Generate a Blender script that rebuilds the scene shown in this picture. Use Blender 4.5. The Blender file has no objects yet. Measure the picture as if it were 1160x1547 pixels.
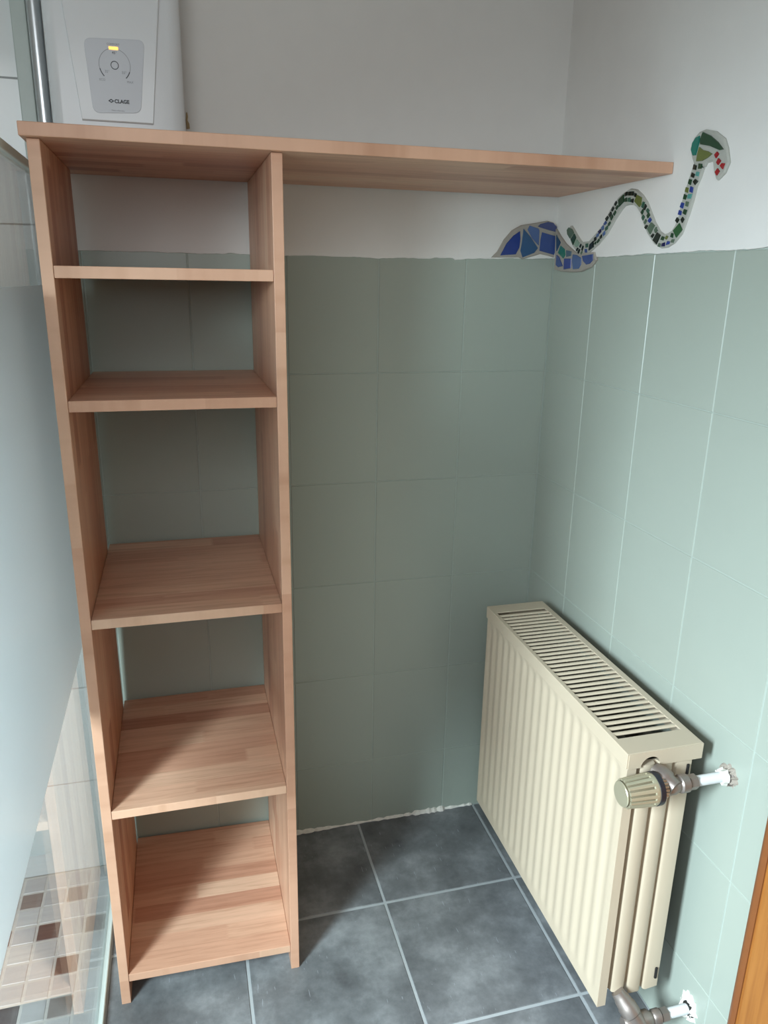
import bpy, bmesh, math, random
from mathutils import Vector, Matrix
R = random.Random(7)
S = bpy.context.scene
COL = S.collection
PI = math.pi

# ------------------------------------------------------------------ camera
def make_camera():
    c, s = math.cos, math.sin
    rx, ry, rz = -0.2970, -0.0170, -0.2644
    yaw = Matrix(((c(rz), -s(rz), 0), (s(rz), c(rz), 0), (0, 0, 1)))
    pit = Matrix(((1, 0, 0), (0, c(rx), -s(rx)), (0, s(rx), c(rx))))
    rol = Matrix(((c(ry), 0, s(ry)), (0, 1, 0), (-s(ry), 0, c(ry))))
    m = yaw @ pit @ rol
    right, fwd, up = m.col[0], m.col[1], m.col[2]
    rot = Matrix((right, up, -fwd)).transposed()
    cam = bpy.data.cameras.new('camera')
    cam.sensor_fit = 'VERTICAL'; cam.sensor_height = 24.0; cam.sensor_width = 18.0
    cam.lens = 1142.87 / 1547 * 24.0
    cam.clip_start = 0.02
    o = bpy.data.objects.new('camera', cam); COL.objects.link(o)
    o.matrix_world = Matrix.Translation((-0.8462, -1.6707, 1.4087)) @ rot.to_4x4()
    S.camera = o
make_camera()

# ------------------------------------------------------------------ world, lights, exposure
W = bpy.data.worlds.new('world'); S.world = W; W.use_nodes = True
W.node_tree.nodes['Background'].inputs[0].default_value = (0.75, 0.87, 1.0, 1)
W.node_tree.nodes['Background'].inputs[1].default_value = 0.3
S.view_settings.view_transform = 'Standard'
S.view_settings.look = 'None'
S.view_settings.gamma = 1.0
S.view_settings.use_curve_mapping = False
S.view_settings.exposure = 0.06

def area(name, loc, target, sx, sy, power, color, spread=PI):
    l = bpy.data.lights.new(name, 'AREA'); l.shape = 'RECTANGLE'
    l.size = sx; l.size_y = sy; l.energy = power; l.color = color; l.spread = spread
    o = bpy.data.objects.new(name, l); COL.objects.link(o)
    o.location = loc
    o.rotation_euler = (Vector(target) - Vector(loc)).to_track_quat('-Z', 'Y').to_euler()
    return o
# daylight entering through the window of the left wall
area('window_daylight', (-1.94, -1.66, 1.36), (-0.05, -0.80, -0.38), 0.30, 0.80, 44, (0.765, 0.92, 1.0), 1.8)
# soft fill lamp added behind the camera
area('front_fill', (-1.25, -2.36, 1.85), (-0.9, -0.1, 0.2), 1.2, 0.9, 11.5, (0.93, 0.97, 1.0), 2.7)

# ------------------------------------------------------------------ helpers
def lin(r, g, b):
    f = lambda v: (v/255/12.92) if v <= 10.3 else ((v/255+0.055)/1.055)**2.4
    return (f(r), f(g), f(b), 1)

class MB:
    """collects shapes into one bmesh"""
    def __init__(s): s.bm = bmesh.new()
    def box(s, x0, x1, y0, y1, z0, z1, bev=0.0, seg=2):
        t = bmesh.new()
        bmesh.ops.create_cube(t, size=1)
        for v in t.verts:
            v.co = ((x0+x1)/2 + v.co.x*(x1-x0), (y0+y1)/2 + v.co.y*(y1-y0), (z0+z1)/2 + v.co.z*(z1-z0))
        if bev > 0:
            bmesh.ops.bevel(t, geom=list(t.edges), offset=bev, segments=seg, affect='EDGES', profile=0.5)
        s.add(t); return s
    def add(s, t, mat=None):
        me = bpy.data.meshes.new('tmp'); t.to_mesh(me); t.free()
        if mat is not None: me.transform(mat)
        s.bm.from_mesh(me); bpy.data.meshes.remove(me)
    def lathe(s, prof, origin, axis, n=32, caps=True):
        """prof: list of (distance along axis, radius)"""
        a = Vector(axis).normalized()
        q = a.to_track_quat('Z', 'Y').to_matrix()
        rings = []
        for d, r in prof:
            rings.append([s.bm.verts.new(Vector(origin) + q @ Vector((r*math.cos(2*PI*i/n), r*math.sin(2*PI*i/n), d))) for i in range(n)])
        for a_, b_ in zip(rings, rings[1:]):
            for i in range(n):
                s.bm.faces.new((a_[i], a_[(i+1) % n], b_[(i+1) % n], b_[i]))
        if caps:
            s.bm.faces.new(rings[0][::-1]); s.bm.faces.new(rings[-1])
        return s
    def prism(s, pts, fn, d0, d1, bev=0.0):
        """polygon pts (p,q) extruded between depth d0 and d1; fn(p,q,d)->xyz. bev shrinks the d1 face"""
        n = len(pts)
        cx = sum(p[0] for p in pts)/n; cy = sum(p[1] for p in pts)/n
        rows = [[s.bm.verts.new(fn(p, q, d0)) for p, q in pts]]
        if bev > 0:
            rows.append([s.bm.verts.new(fn(p, q, d0+(d1-d0)*0.6)) for p, q in pts])
            def sh(p, q):
                L = math.hypot(p-cx, q-cy) or 1
                k = max(0, 1-bev/L); return cx+(p-cx)*k, cy+(q-cy)*k
            rows.append([s.bm.verts.new(fn(*sh(p, q), d1)) for p, q in pts])
        else:
            rows.append([s.bm.verts.new(fn(p, q, d1)) for p, q in pts])
        for a, b in zip(rows, rows[1:]):
            for i in range(n): s.bm.faces.new((a[i], a[(i+1) % n], b[(i+1) % n], b[i]))
        s.bm.faces.new(rows[0][::-1]); s.bm.faces.new(rows[-1])
        return s
    def tube(s, pts, r, n=14):
        pts = [Vector(p) for p in pts]; rings = []
        for i, p in enumerate(pts):
            t = (pts[min(i+1, len(pts)-1)] - pts[max(i-1, 0)]).normalized()
            q = t.to_track_quat('Z', 'Y').to_matrix()
            rr = r[i] if isinstance(r, (list, tuple)) else r
            rings.append([s.bm.verts.new(p + q @ Vector((rr*math.cos(2*PI*k/n), rr*math.sin(2*PI*k/n), 0))) for k in range(n)])
        for a, b in zip(rings, rings[1:]):
            for k in range(n): s.bm.faces.new((a[k], a[(k+1) % n], b[(k+1) % n], b[k]))
        s.bm.faces.new(rings[0][::-1]); s.bm.faces.new(rings[-1]); return s
    def mesh(s, name, mat, smooth=False, origin=(0, 0, 0)):
        bmesh.ops.recalc_face_normals(s.bm, faces=s.bm.faces)
        me = bpy.data.meshes.new(name)
        s.bm.to_mesh(me); s.bm.free()
        if any(origin): me.transform(Matrix.Translation(-Vector(origin)))
        if mat: me.materials.append(mat)
        if smooth:
            me.polygons.foreach_set('use_smooth', [True]*len(me.polygons))
            me.set_sharp_from_angle(angle=math.radians(40))
        return me
    def build(s, name, mat, parent=None, smooth=False, loc=(0, 0, 0), label=None):
        """loc: object origin in world space (mesh is given in world space)"""
        me = s.mesh(name, mat, smooth, loc)
        return link(name, me, parent, loc, label)
def link(name, me, parent=None, loc=(0, 0, 0), label=None):
    o = bpy.data.objects.new(name, me); COL.objects.link(o)
    o.location = loc
    if parent is not None: attach(o, parent)
    if label: o['label'] = label
    return o
def world_of(o):
    v = Vector(o.location); p = o.parent
    while p is not None: v += Vector(p.location); p = p.parent
    return v
def attach(o, parent):
    o.location = Vector(o.location) - world_of(parent)
    o.parent = parent
def tag(o, label=None, cat=None, group=None, kind=None):
    if label: o['label'] = label
    if cat: o['category'] = cat
    if group: o['group'] = group
    if kind: o['kind'] = kind
    return o
def thing(name, loc, label, cat, group=None):
    o = bpy.data.objects.new(name, None); COL.objects.link(o); o.location = loc
    o.empty_display_size = 0.05
    return tag(o, label, cat, group)

# ------------------------------------------------------------------ materials
class NT:
    def __init__(s, name):
        s.m = bpy.data.materials.new(name); s.m.use_nodes = True
        s.t = s.m.node_tree; s.b = s.t.nodes['Principled BSDF']
    def n(s, typ, **kw):
        x = s.t.nodes.new(typ)
        for k, v in kw.items(): setattr(x, k, v)
        return x
    def l(s, a, b): s.t.links.new(a, b)
    def val(s, x, sock):
        if hasattr(x, 'links'): s.l(x, sock)
        else: sock.default_value = x
    def math(s, op, a, b=0.0, c=None):
        x = s.n('ShaderNodeMath', operation=op)
        s.val(a, x.inputs[0]); s.val(b, x.inputs[1])
        if c is not None: s.val(c, x.inputs[2])
        return x.outputs[0]
    def noise(s, vec, scale, detail=3, rough=0.5):
        x = s.n('ShaderNodeTexNoise'); x.inputs['Scale'].default_value = scale
        x.inputs['Detail'].default_value = detail; x.inputs['Roughness'].default_value = rough
        if vec is not None: s.l(vec, x.inputs['Vector'])
        return x.outputs['Fac']
    def mapping(s, vec, scale=(1, 1, 1), loc=(0, 0, 0)):
        x = s.n('ShaderNodeMapping'); x.inputs['Scale'].default_value = scale; x.inputs['Location'].default_value = loc
        s.l(vec, x.inputs['Vector']); return x.outputs[0]
    def ramp(s, fac, stops, interp='LINEAR'):
        x = s.n('ShaderNodeValToRGB'); x.color_ramp.interpolation = interp
        e = x.color_ramp.elements
        while len(e) < len(stops): e.new(0.5)
        for el, (p, c) in zip(e, stops): el.position = p; el.color = c
        s.l(fac, x.inputs[0]); return x.outputs[0]
    def mix(s, fac, a, b, mode='MIX'):
        x = s.n('ShaderNodeMix', data_type='RGBA', blend_type=mode)
        s.val(fac, x.inputs[0]); s.val(a, x.inputs[6]); s.val(b, x.inputs[7]); return x.outputs[2]
    def bump(s, h, strength, dist=0.002):
        x = s.n('ShaderNodeBump'); x.inputs['Strength'].default_value = strength; x.inputs['Distance'].default_value = dist
        s.l(h, x.inputs['Height']); s.l(x.outputs[0], s.b.inputs['Normal'])
    def obj(s): return s.n('ShaderNodeTexCoord').outputs['Object']
    def pos(s): return s.n('ShaderNodeNewGeometry').outputs['Position']
    def rnd(s): return s.n('ShaderNodeObjectInfo').outputs['Random']
    def set(s, color=None, rough=None, metal=None, spec=None, coat=None):
        b = s.b
        if color is not None: s.val(color, b.inputs['Base Color'])
        if rough is not None: s.val(rough, b.inputs['Roughness'])
        if metal is not None: b.inputs['Metallic'].default_value = metal
        if spec is not None: b.inputs['Specular IOR Level'].default_value = spec
        if coat is not None: b.inputs['Coat Weight'].default_value = coat
        return s
def scale_col(c, k): return (c[0]*k, c[1]*k, c[2]*k, 1)

def m_plain(name, col, rough=0.5, metal=0.0, spec=0.5, var=0.06, nscale=30, bump=0.0):
    t = NT(name); v = t.noise(t.obj(), nscale, 3)
    t.set(t.mix(v, scale_col(col, 1-var), scale_col(col, 1+var)), rough, metal, spec)
    if bump: t.bump(v, bump)
    return t.m
def m_tile(name, col, rough, var=0.012):
    t = NT(name)
    base = t.mix(t.rnd(), scale_col(col, 1-var), scale_col(col, 1+var))
    n = t.noise(t.pos(), 9, 4)
    base = t.mix(t.math('MULTIPLY', n, 0.25), base, scale_col(col, 0.85))
    t.set(base, rough, 0, 0.4)
    t.bump(t.noise(t.pos(), 14, 2), 0.12, 0.004)
    return t.m
def m_wood(name, grain, across):
    """glued beech staves; grain / across are the axis letters"""
    t = NT(name); sep = t.n('ShaderNodeSeparateXYZ'); t.l(t.pos(), sep.inputs[0])
    L = sep.outputs['XYZ'.index(grain)]; A = sep.outputs['XYZ'.index(across)]
    r = t.math('MULTIPLY', t.rnd(), 13.0)
    A2 = t.math('ADD', t.math('DIVIDE', A, 0.043), r)
    st = t.math('FLOOR', A2)
    wn = t.n('ShaderNodeTexWhiteNoise', noise_dimensions='2D'); cb = t.n('ShaderNodeCombineXYZ')
    t.l(st, cb.inputs[0]); t.l(r, cb.inputs[1]); t.l(cb.outputs[0], wn.inputs['Vector'])
    L2 = t.math('ADD', t.math('DIVIDE', L, 0.46), t.math('MULTIPLY', wn.outputs['Value'], 7.0))
    tri = t.math('PINGPONG', t.math('MULTIPLY', A, 1.0), 0.0022)       # finger joint zigzag
    L3 = t.math('ADD', L2, t.math('MULTIPLY', tri, 8.0))
    sg = t.math('FLOOR', L3)
    wn2 = t.n('ShaderNodeTexWhiteNoise', noise_dimensions='3D'); cb2 = t.n('ShaderNodeCombineXYZ')
    t.l(st, cb2.inputs[0]); t.l(sg, cb2.inputs[1]); t.l(r, cb2.inputs[2]); t.l(cb2.outputs[0], wn2.inputs['Vector'])
    col = t.ramp(wn2.outputs['Value'], [(0.0, lin(184, 132, 108)), (0.12, lin(202, 154, 128)), (0.5, lin(212, 168, 141)), (0.88, lin(217, 176, 149)), (1.0, lin(222, 186, 159))])
    cb3 = t.n('ShaderNodeCombineXYZ')
    t.l(t.math('MULTIPLY', L, 1.6), cb3.inputs[0]); t.l(t.math('MULTIPLY', A2, 1.3), cb3.inputs[1])
    t.l(t.math('ADD', t.math('MULTIPLY', wn2.outputs['Value'], 50.0), r), cb3.inputs[2])
    g = t.noise(cb3.outputs[0], 3.0, 6, 0.62)
    g2 = t.ramp(g, [(0.32, (0.80, 0.74, 0.70, 1)), (0.5, (0.97, 0.96, 0.95, 1)), (0.7, (1.06, 1.06, 1.06, 1))])
    col = t.mix(1.0, col, g2, 'MULTIPLY')
    mp = t.n('ShaderNodeCombineXYZ')
    t.l(t.math('MULTIPLY', L, 18.0), mp.inputs[0]); t.l(t.math('MULTIPLY', A, 420.0), mp.inputs[1]); t.l(sep.outputs['XYZ'.index(({'X', 'Y', 'Z'} - {grain, across}).pop())], mp.inputs[2])
    f = t.noise(mp.outputs[0], 1.0, 2)
    fl = t.ramp(f, [(0.30, (0.86, 0.82, 0.78, 1)), (0.42, (1, 1, 1, 1))])
    col = t.mix(0.7, col, fl, 'MULTIPLY')
    t.set(col, 0.42, 0, 0.35)
    t.bump(f, 0.05, 0.0006)
    return t.m
def m_slate():
    t = NT('slate_tile'); o = t.pos()
    sh = t.n('ShaderNodeVectorMath', operation='ADD'); t.l(o, sh.inputs[0])
    cb = t.n('ShaderNodeCombineXYZ'); t.l(t.math('MULTIPLY', t.rnd(), 9.0), cb.inputs[0]); t.l(cb.outputs[0], sh.inputs[1])
    a = t.noise(sh.outputs[0], 7.0, 6, 0.62)
    col = t.ramp(a, [(0.30, lin(82, 83, 85)), (0.5, lin(112, 114, 116)), (0.70, lin(146, 148, 150))])
    b = t.noise(sh.outputs[0], 60.0, 4, 0.7)
    col = t.mix(0.45, col, t.ramp(b, [(0.3, (0.72, 0.72, 0.72, 1)), (0.7, (1.2, 1.2, 1.2, 1))]), 'MULTIPLY')
    st = t.noise(t.mapping(sh.outputs[0], (190, 26, 1)), 1.0, 2, 0.5)
    st2 = t.noise(sh.outputs[0], 10.0, 2)
    sc = t.math('MULTIPLY', t.math('GREATER_THAN', st, 0.70), t.math('GREATER_THAN', st2, 0.50))
    col = t.mix(t.math('MULTIPLY', sc, 0.55), col, lin(160, 164, 170))
    t.set(col, t.math('ADD', 0.34, t.math('MULTIPLY', b, 0.25)), 0, 0.45)
    t.bump(b, 0.25, 0.0012)
    return t.m
def m_glass(name, tint, f0=0.04, rough=0.0):
    """thin clear pane: transmitted ray passes straight, Schlick-weighted mirror reflection"""
    t = NT(name); t.t.nodes.remove(t.b)
    g = t.n('ShaderNodeNewGeometry')
    d = t.n('ShaderNodeVectorMath', operation='DOT_PRODUCT'); t.l(g.outputs['Incoming'], d.inputs[0]); t.l(g.outputs['Normal'], d.inputs[1])
    c = t.math('SUBTRACT', 1.0, t.math('ABSOLUTE', d.outputs['Value']))
    p = t.math('POWER', c, 5.0)
    f = t.math('ADD', f0, t.math('MULTIPLY', p, 1.0-f0))
    tr = t.n('ShaderNodeBsdfTransparent'); tr.inputs[0].default_value = tint
    gl = t.n('ShaderNodeBsdfGlossy'); gl.inputs['Roughness'].default_value = rough
    mx = t.n('ShaderNodeMixShader'); t.l(f, mx.inputs[0]); t.l(tr.outputs[0], mx.inputs[1]); t.l(gl.outputs[0], mx.inputs[2])
    t.l(mx.outputs[0], t.t.nodes['Material Output'].inputs['Surface'])
    return t.m
def m_frost():
    t = NT('frosted_film'); t.t.nodes.remove(t.b)
    df = t.n('ShaderNodeBsdfDiffuse'); df.inputs[0].default_value = (0.68, 0.685, 0.685, 1)
    tl = t.n('ShaderNodeBsdfTranslucent'); tl.inputs[0].default_value = (0.68, 0.685, 0.685, 1)
    gl = t.n('ShaderNodeBsdfGlossy'); gl.inputs['Roughness'].default_value = 0.22
    m1 = t.n('ShaderNodeMixShader'); m1.inputs[0].default_value = 0.66; t.l(df.outputs[0], m1.inputs[1]); t.l(tl.outputs[0], m1.inputs[2])
    gs = t.n('ShaderNodeBsdfGlass'); gs.inputs['Roughness'].default_value = 0.32; gs.inputs['IOR'].default_value = 1.12; gs.inputs['Color'].default_value = (0.92, 0.95, 0.96, 1)
    m3 = t.n('ShaderNodeMixShader'); m3.inputs[0].default_value = 0.5; t.l(m1.outputs[0], m3.inputs[1]); t.l(gs.outputs[0], m3.inputs[2]); m1 = m3
    fr = t.n('ShaderNodeLayerWeight'); fr.inputs['Blend'].default_value = 0.25
    m2 = t.n('ShaderNodeMixShader'); t.l(t.math('MULTIPLY', fr.outputs['Fresnel'], 0.3), m2.inputs[0]); t.l(m1.outputs[0], m2.inputs[1]); t.l(gl.outputs[0], m2.inputs[2])
    t.l(m2.outputs[0], t.t.nodes['Material Output'].inputs['Surface'])
    return t.m
def m_emit(name, col, k):
    t = NT(name); t.b.inputs['Emission Color'].default_value = col; t.b.inputs['Emission Strength'].default_value = k
    t.set(col, 0.4); return t.m

GREEN = lin(161, 169, 159)
M = dict(
    green_tile=m_tile('green_tile', GREEN, 0.30),
    green_grout=m_plain('green_grout', lin(167, 177, 169), 0.7, nscale=60),
    white_tile=m_tile('white_tile', lin(222, 226, 226), 0.14, 0.02),
    white_grout=m_plain('white_grout', lin(158, 160, 160), 0.8),
    plaster=m_plain('plaster', lin(223, 221, 217), 0.85, 0, 0.2, 0.03, 18, 0.25),
    ceiling=m_plain('ceiling_paint', lin(212, 213, 210), 0.9),
    front_wall=m_plain('front_wall_paint', lin(110, 100, 90), 0.8),
    left_wall=m_plain('left_wall_paint', lin(214, 216, 214), 0.8),
    slate=m_slate(),
    floor_grout=m_plain('floor_grout', lin(166, 170, 172), 0.8, nscale=80),
    mosaic_light=m_tile('mosaic_light', lin(196, 192, 190), 0.3, 0.12),
    mosaic_dark=m_tile('mosaic_dark', lin(84, 62, 56), 0.3, 0.1),
    mosaic_mid=m_tile('mosaic_mid', lin(140, 126, 118), 0.3, 0.1),
    mosaic_grout=m_plain('mosaic_grout', lin(214, 208, 200), 0.8),
    wood_x=m_wood('beech_along_x', 'X', 'Y'),
    wood_z=m_wood('beech_along_z', 'Z', 'Y'),
    cream=m_plain('cream_enamel', lin(194, 179, 157), 0.35, 0, 0.45, 0.025, 12),
    cream_shaded=m_plain('cream_enamel_shaded', lin(74, 68, 58), 0.7),  # cream darkened to paint the shade behind the grille slots
    nickel=m_plain('nickel', lin(192, 184, 172), 0.35, 0.6, 0.5, 0.12, 60),
    brass=m_plain('tarnished_brass', lin(150, 140, 134), 0.42, 0.75, 0.5, 0.18, 50),
    head=m_plain('champagne_metal', lin(180, 174, 150), 0.3, 0.45, 0.5, 0.05, 40),
    core=m_plain('dull_olive_metal', lin(112, 104, 84), 0.5),
    black=m_plain('black_plastic', lin(30, 31, 40), 0.4),
    dark=m_plain('painted_recess_shade', lin(26, 24, 22), 0.8),  # near-black that paints the shade inside small holes
    pipe=m_plain('white_pipe_paint', lin(222, 224, 226), 0.4, 0, 0.4, 0.05, 50),
    rough_plaster=m_plain('broken_plaster', lin(226, 222, 214), 0.95, 0, 0.2, 0.2, 120, 0.6),
    mortar=m_plain('old_mortar', lin(158, 148, 138), 0.95, 0, 0.2, 0.25, 160, 0.6),
    chip=m_plain('bare_plaster_chip', lin(168, 146, 112), 0.95, 0, 0.2, 0.15, 120),
    chrome=m_plain('chrome', lin(206, 209, 211), 0.28, 1.0, 0.5, 0.02),
    channel=m_plain('grey_seal', lin(176, 186, 181), 0.35),
    rail=m_plain('pale_glass_edge', lin(206, 216, 212), 0.6),
    glass=m_glass('clear_glass', (0.955, 0.975, 0.968, 1)),
    frost=m_frost(),
    white_plastic=m_plain('white_plastic', lin(226, 229, 231), 0.22, 0, 0.5, 0.01),
    panel_plastic=m_plain('control_panel_plastic', lin(204, 208, 214), 0.3, 0, 0.5, 0.01),
    print_dark=m_plain('dark_print', lin(62, 66, 72), 0.5),
    print_grey=m_plain('grey_print', lin(150, 154, 160), 0.5),
    led=m_emit('amber_led', (1.0, 0.50, 0.10, 1), 1.6),
    door_wood=None,
)
def m_oak():
    t = NT('orange_oak'); v = t.mapping(t.pos(), (60, 60, 3))
    n = t.noise(v, 1.0, 5, 0.6)
    t.set(t.ramp(n, [(0.3, lin(138, 84, 38)), (0.55, lin(160, 104, 49)), (0.75, lin(170, 114, 57))]), 0.35, 0, 0.4); return t.m
M['door_wood'] = m_oak()
M['door_edge'] = m_plain('brown_oak_edge', lin(128, 76, 40), 0.4, 0, 0.4, 0.08, 60)
SN = dict(deep_blue=(26, 66, 158), teal_blue=(58, 104, 152), light_blue=(92, 122, 178), violet_blue=(84, 96, 150), blue=(72, 98, 166),
          deep_teal=(30, 84, 122), teal=(36, 140, 122), grey_teal=(92, 124, 146), royal_blue=(50, 78, 168), dark_green=(36, 74, 48),
          black_green=(22, 38, 30), grey_green=(96, 118, 98), pale_green=(150, 178, 156), teal_green=(66, 112, 90), navy=(24, 30, 92),
          olive=(112, 122, 62), leaf_green=(48, 98, 56), turquoise=(92, 166, 158), red=(168, 24, 34))
SM = {k: m_plain('ceramic_'+k, scale_col(lin(*v), 0.62 if 'blue' in k or 'teal' in k or k == 'navy' else 0.75), 0.18, 0, 0.5, 0.08, 90) for k, v in SN.items()}
M['snake_grout'] = m_plain('snake_grout', lin(160, 154, 145), 0.9, 0, 0.2, 0.08, 120, 0.3)
M['snake_grout_light'] = m_plain('snake_grout_light', lin(172, 172, 164), 0.9, 0, 0.2, 0.08, 120, 0.3)

# ------------------------------------------------------------------ setting: floor
XL, YF, ZC = -2.0, -2.4, 2.45          # left wall, front wall, ceiling
GX = -1.075                            # plane of the glass screen
ZT = 1.4624                            # top of the green tiles
def struct(o, label=None): o['kind'] = 'structure'; return o
floor = struct(MB().box(XL, 0.0, YF, 0.0, -0.06, -0.0015).build('floor', M['floor_grout']))
T = 0.33; J = 0.0064
tile_meshes = {}
def floor_tile(x0, x1, y0, y1):
    k = (round(x1-x0, 3), round(y1-y0, 3))
    if k not in tile_meshes:
        tile_meshes[k] = MB().box(-(x1-x0)/2+J/2, (x1-x0)/2-J/2, -(y1-y0)/2+J/2, (y1-y0)/2-J/2, -0.008, 0.0, 0.0012, 1).mesh('floor_tile', M['slate'])
    link('floor_tile', tile_meshes[k], floor, ((x0+x1)/2, (y0+y1)/2, 0))
xs = [0.0] + [-0.1218 - T*k for k in range(0, 3)] + [GX+0.008]
ys = [0.0] + [-0.2832 - T*k for k in range(0, 7)] + [YF]
for i in range(len(xs)-1):
    for j in range(len(ys)-1):
        if abs(ys[j]-ys[j+1]) > 0.03: floor_tile(xs[i+1], xs[i], ys[j+1], ys[j])
MP = 0.0505
mos = struct(MB().box(XL, GX-0.004, YF, 0.0, -0.0014, -0.0008).build('mosaic_bed', M['mosaic_grout'], floor))
mm = {k: MB().box(-0.0225, 0.0225, -0.0225, 0.0225, -0.004, 0.0006, 0.001, 1).mesh('mosaic_tile', M[k]) for k in ('mosaic_light', 'mosaic_mid', 'mosaic_dark')}
DARK = {(2, 3), (1, 5), (4, 3)}; MID = {(3, 1), (0, 3), (1, 1)}
far = MB()
n_m = 0
for r in range(0, 30):
    for c in range(0, 18):
        x = GX-0.0047-MP*(c+0.5); y = 0.0005-MP*r-0.03+0.0
        k = 'mosaic_dark' if (c, r) in DARK else 'mosaic_mid' if (c, r) in MID else 'mosaic_light'
        if r > 6 and (c, r) not in DARK:
            u = R.random(); k = 'mosaic_dark' if u < 0.08 else 'mosaic_mid' if u < 0.18 else 'mosaic_light'
        if c < 10 and r < 20:
            link('mosaic_tile', mm[k], floor, (x, y, 0))
# ------------------------------------------------------------------ setting: walls
wall_back = struct(MB().box(XL, 0.06, 0.0012, 0.08, -0.06, ZC).build('wall_back', M['green_grout']))
wall_right = struct(MB().box(0.0012, 0.08, YF, 0.0012, -0.06, ZC).build('wall_right', M['green_grout']))
wl = MB()                                # left wall with its window opening
WY0, WY1, WZ0, WZ1 = -2.0, -1.3, 0.75, 1.9
wl.box(XL-0.1, XL, YF, WY0, -0.06, ZC); wl.box(XL-0.1, XL, WY1, 0.0, -0.06, ZC)
wl.box(XL-0.1, XL, WY0, WY1, -0.06, WZ0); wl.box(XL-0.1, XL, WY0, WY1, WZ1, ZC)
struct(wl.build('wall_left', M['left_wall']))
fx0, fx1, fz0, fz1 = -1.87, -0.63, 1.38, 2.34      # unseen window added behind the camera to carry the fill lamp
struct(MB().box(XL-0.1, fx0, YF-0.1, YF, -0.06, ZC).box(fx1, 0.08, YF-0.1, YF, -0.06, ZC).box(fx0, fx1, YF-0.1, YF, -0.06, fz0).box(fx0, fx1, YF-0.1, YF, fz1, ZC).build('wall_front', M['front_wall']))
fill_win = struct(MB().box(fx0, fx0+0.06, YF-0.08, YF-0.03, fz0, fz1, .004).box(fx1-0.06, fx1, YF-0.08, YF-0.03, fz0, fz1, .004)
              .box(fx0, fx1, YF-0.08, YF-0.03, fz0, fz0+0.06, .004).box(fx0, fx1, YF-0.08, YF-0.03, fz1-0.06, fz1, .004).build('fill_window', M['white_plastic']))
MB().box(fx0+0.06, fx1-0.06, YF-0.058, YF-0.052, fz0+0.06, fz1-0.06).build('pane', M['glass'], fill_win)
struct(MB().box(XL-0.1, 0.08, YF-0.1, 0.08, ZC, ZC+0.1).build('ceiling', M['ceiling']))
win = struct(MB().box(XL-0.08, XL-0.03, WY0, WY0+0.06, WZ0, WZ1, .004).box(XL-0.08, XL-0.03, WY1-0.06, WY1, WZ0, WZ1, .004)
             .box(XL-0.08, XL-0.03, WY0, WY1, WZ0, WZ0+0.06, .004).box(XL-0.08, XL-0.03, WY0, WY1, WZ1-0.06, WZ1, .004).build('window_1', M['white_plastic']))
MB().box(XL-0.058, XL-0.052, WY0+0.06, WY1-0.06, WZ0+0.06, WZ1-0.06).build('pane', M['glass'], win)

WT, HT, JT = 0.2016, 0.2537, 0.0022
wt_mesh = {}
def wall_tile(wall, axis, a0, a1, z0, z1, mat, name='wall_tile', j=JT):
    k = (axis, round(a1-a0, 3), round(z1-z0, 3), mat)
    w, h = (a1-a0)/2-j/2, (z1-z0)/2-j*0.32
    if k not in wt_mesh:
        b = MB()
        if axis == 'x': b.box(-w, w, 0.0, 0.008, -h, h, 0.0010, 1)
        else: b.box(0.0, 0.008, -w, w, -h, h, 0.0010, 1)
        wt_mesh[k] = b.mesh(name, M[mat])
    o = link(name, wt_mesh[k], wall, (((a0+a1)/2, 0, (z0+z1)/2) if axis == 'x' else (0, (a0+a1)/2, (z0+z1)/2)))
    o.location.x += 0 if axis == 'x' else R.uniform(-.0003, .0002)
    o.location.y += R.uniform(-.0003, .0002) if axis == 'x' else 0
    return o
zrows = [ZT - HT*k for k in range(6)] + [0.0]
bx = [0.0] + [-0.2129 - WT*k for k in range(0, 5)] + [GX]
for i in range(len(bx)-1):
    for j in range(6):
        if bx[i]-bx[i+1] > 0.02: wall_tile(wall_back, 'x', bx[i+1], bx[i], zrows[j+1], zrows[j], 'green_tile')
ry = [0.0, -0.1877, -0.3968, -0.6100] + [-0.6100 - 0.2110*k for k in range(1, 8)]
for i in range(len(ry)-1):
    for j in range(6):
        wall_tile(wall_right, 'y', ry[i+1], ry[i], zrows[j+1], zrows[j], 'green_tile')
MB().box(XL, GX, 0.0005, 0.001, 0.0, ZC).build('grout_bed', M['white_grout'], wall_back)
wx = [GX-0.012, -1.49, XL]; wz = [0.0] + [0.25*k for k in range(1, 10)]
for i in range(len(wx)-1):
    for j in range(len(wz)-1):
        wall_tile(wall_back, 'x', wx[i+1], wx[i], wz[j], wz[j+1], 'white_tile', j=0.003)
# painted plaster above the tiles, its lower edge ragged and a little proud
def ragged_band(name, wall, axis, a0, a1, ztop, depth, zfun, seed):
    rr = random.Random(seed); b = MB(); n = int(abs(a1-a0)/0.006)
    pts = []; jit = 0.0
    for i in range(n+1):
        a = a0+(a1-a0)*i/n
        jit = jit*0.8 + rr.uniform(-.0007, .0007)
        if rr.random() < 0.02: jit += rr.choice((-.004, .002))
        pts.append((a, zfun(a)+jit))
    V = b.bm.verts.new
    def P(a, d, z): return (a, -d, z) if axis == 'x' else (-d, a, z)
    rows = []
    for a, z in pts:
        rows.append([V(P(a, -0.001, z)), V(P(a, depth*0.8, z+0.0005)), V(P(a, depth, z+0.003)), V(P(a, depth*0.9, z+0.02)), V(P(a, 0.0006, z+0.06)), V(P(a, 0.0006, ztop))])
    for p, q in zip(rows, rows[1:]):
        for k in range(5): b.bm.faces.new((p[k], p[k+1], q[k+1], q[k]))
    return b.build(name, M['plaster'], wall, smooth=True)
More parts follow.
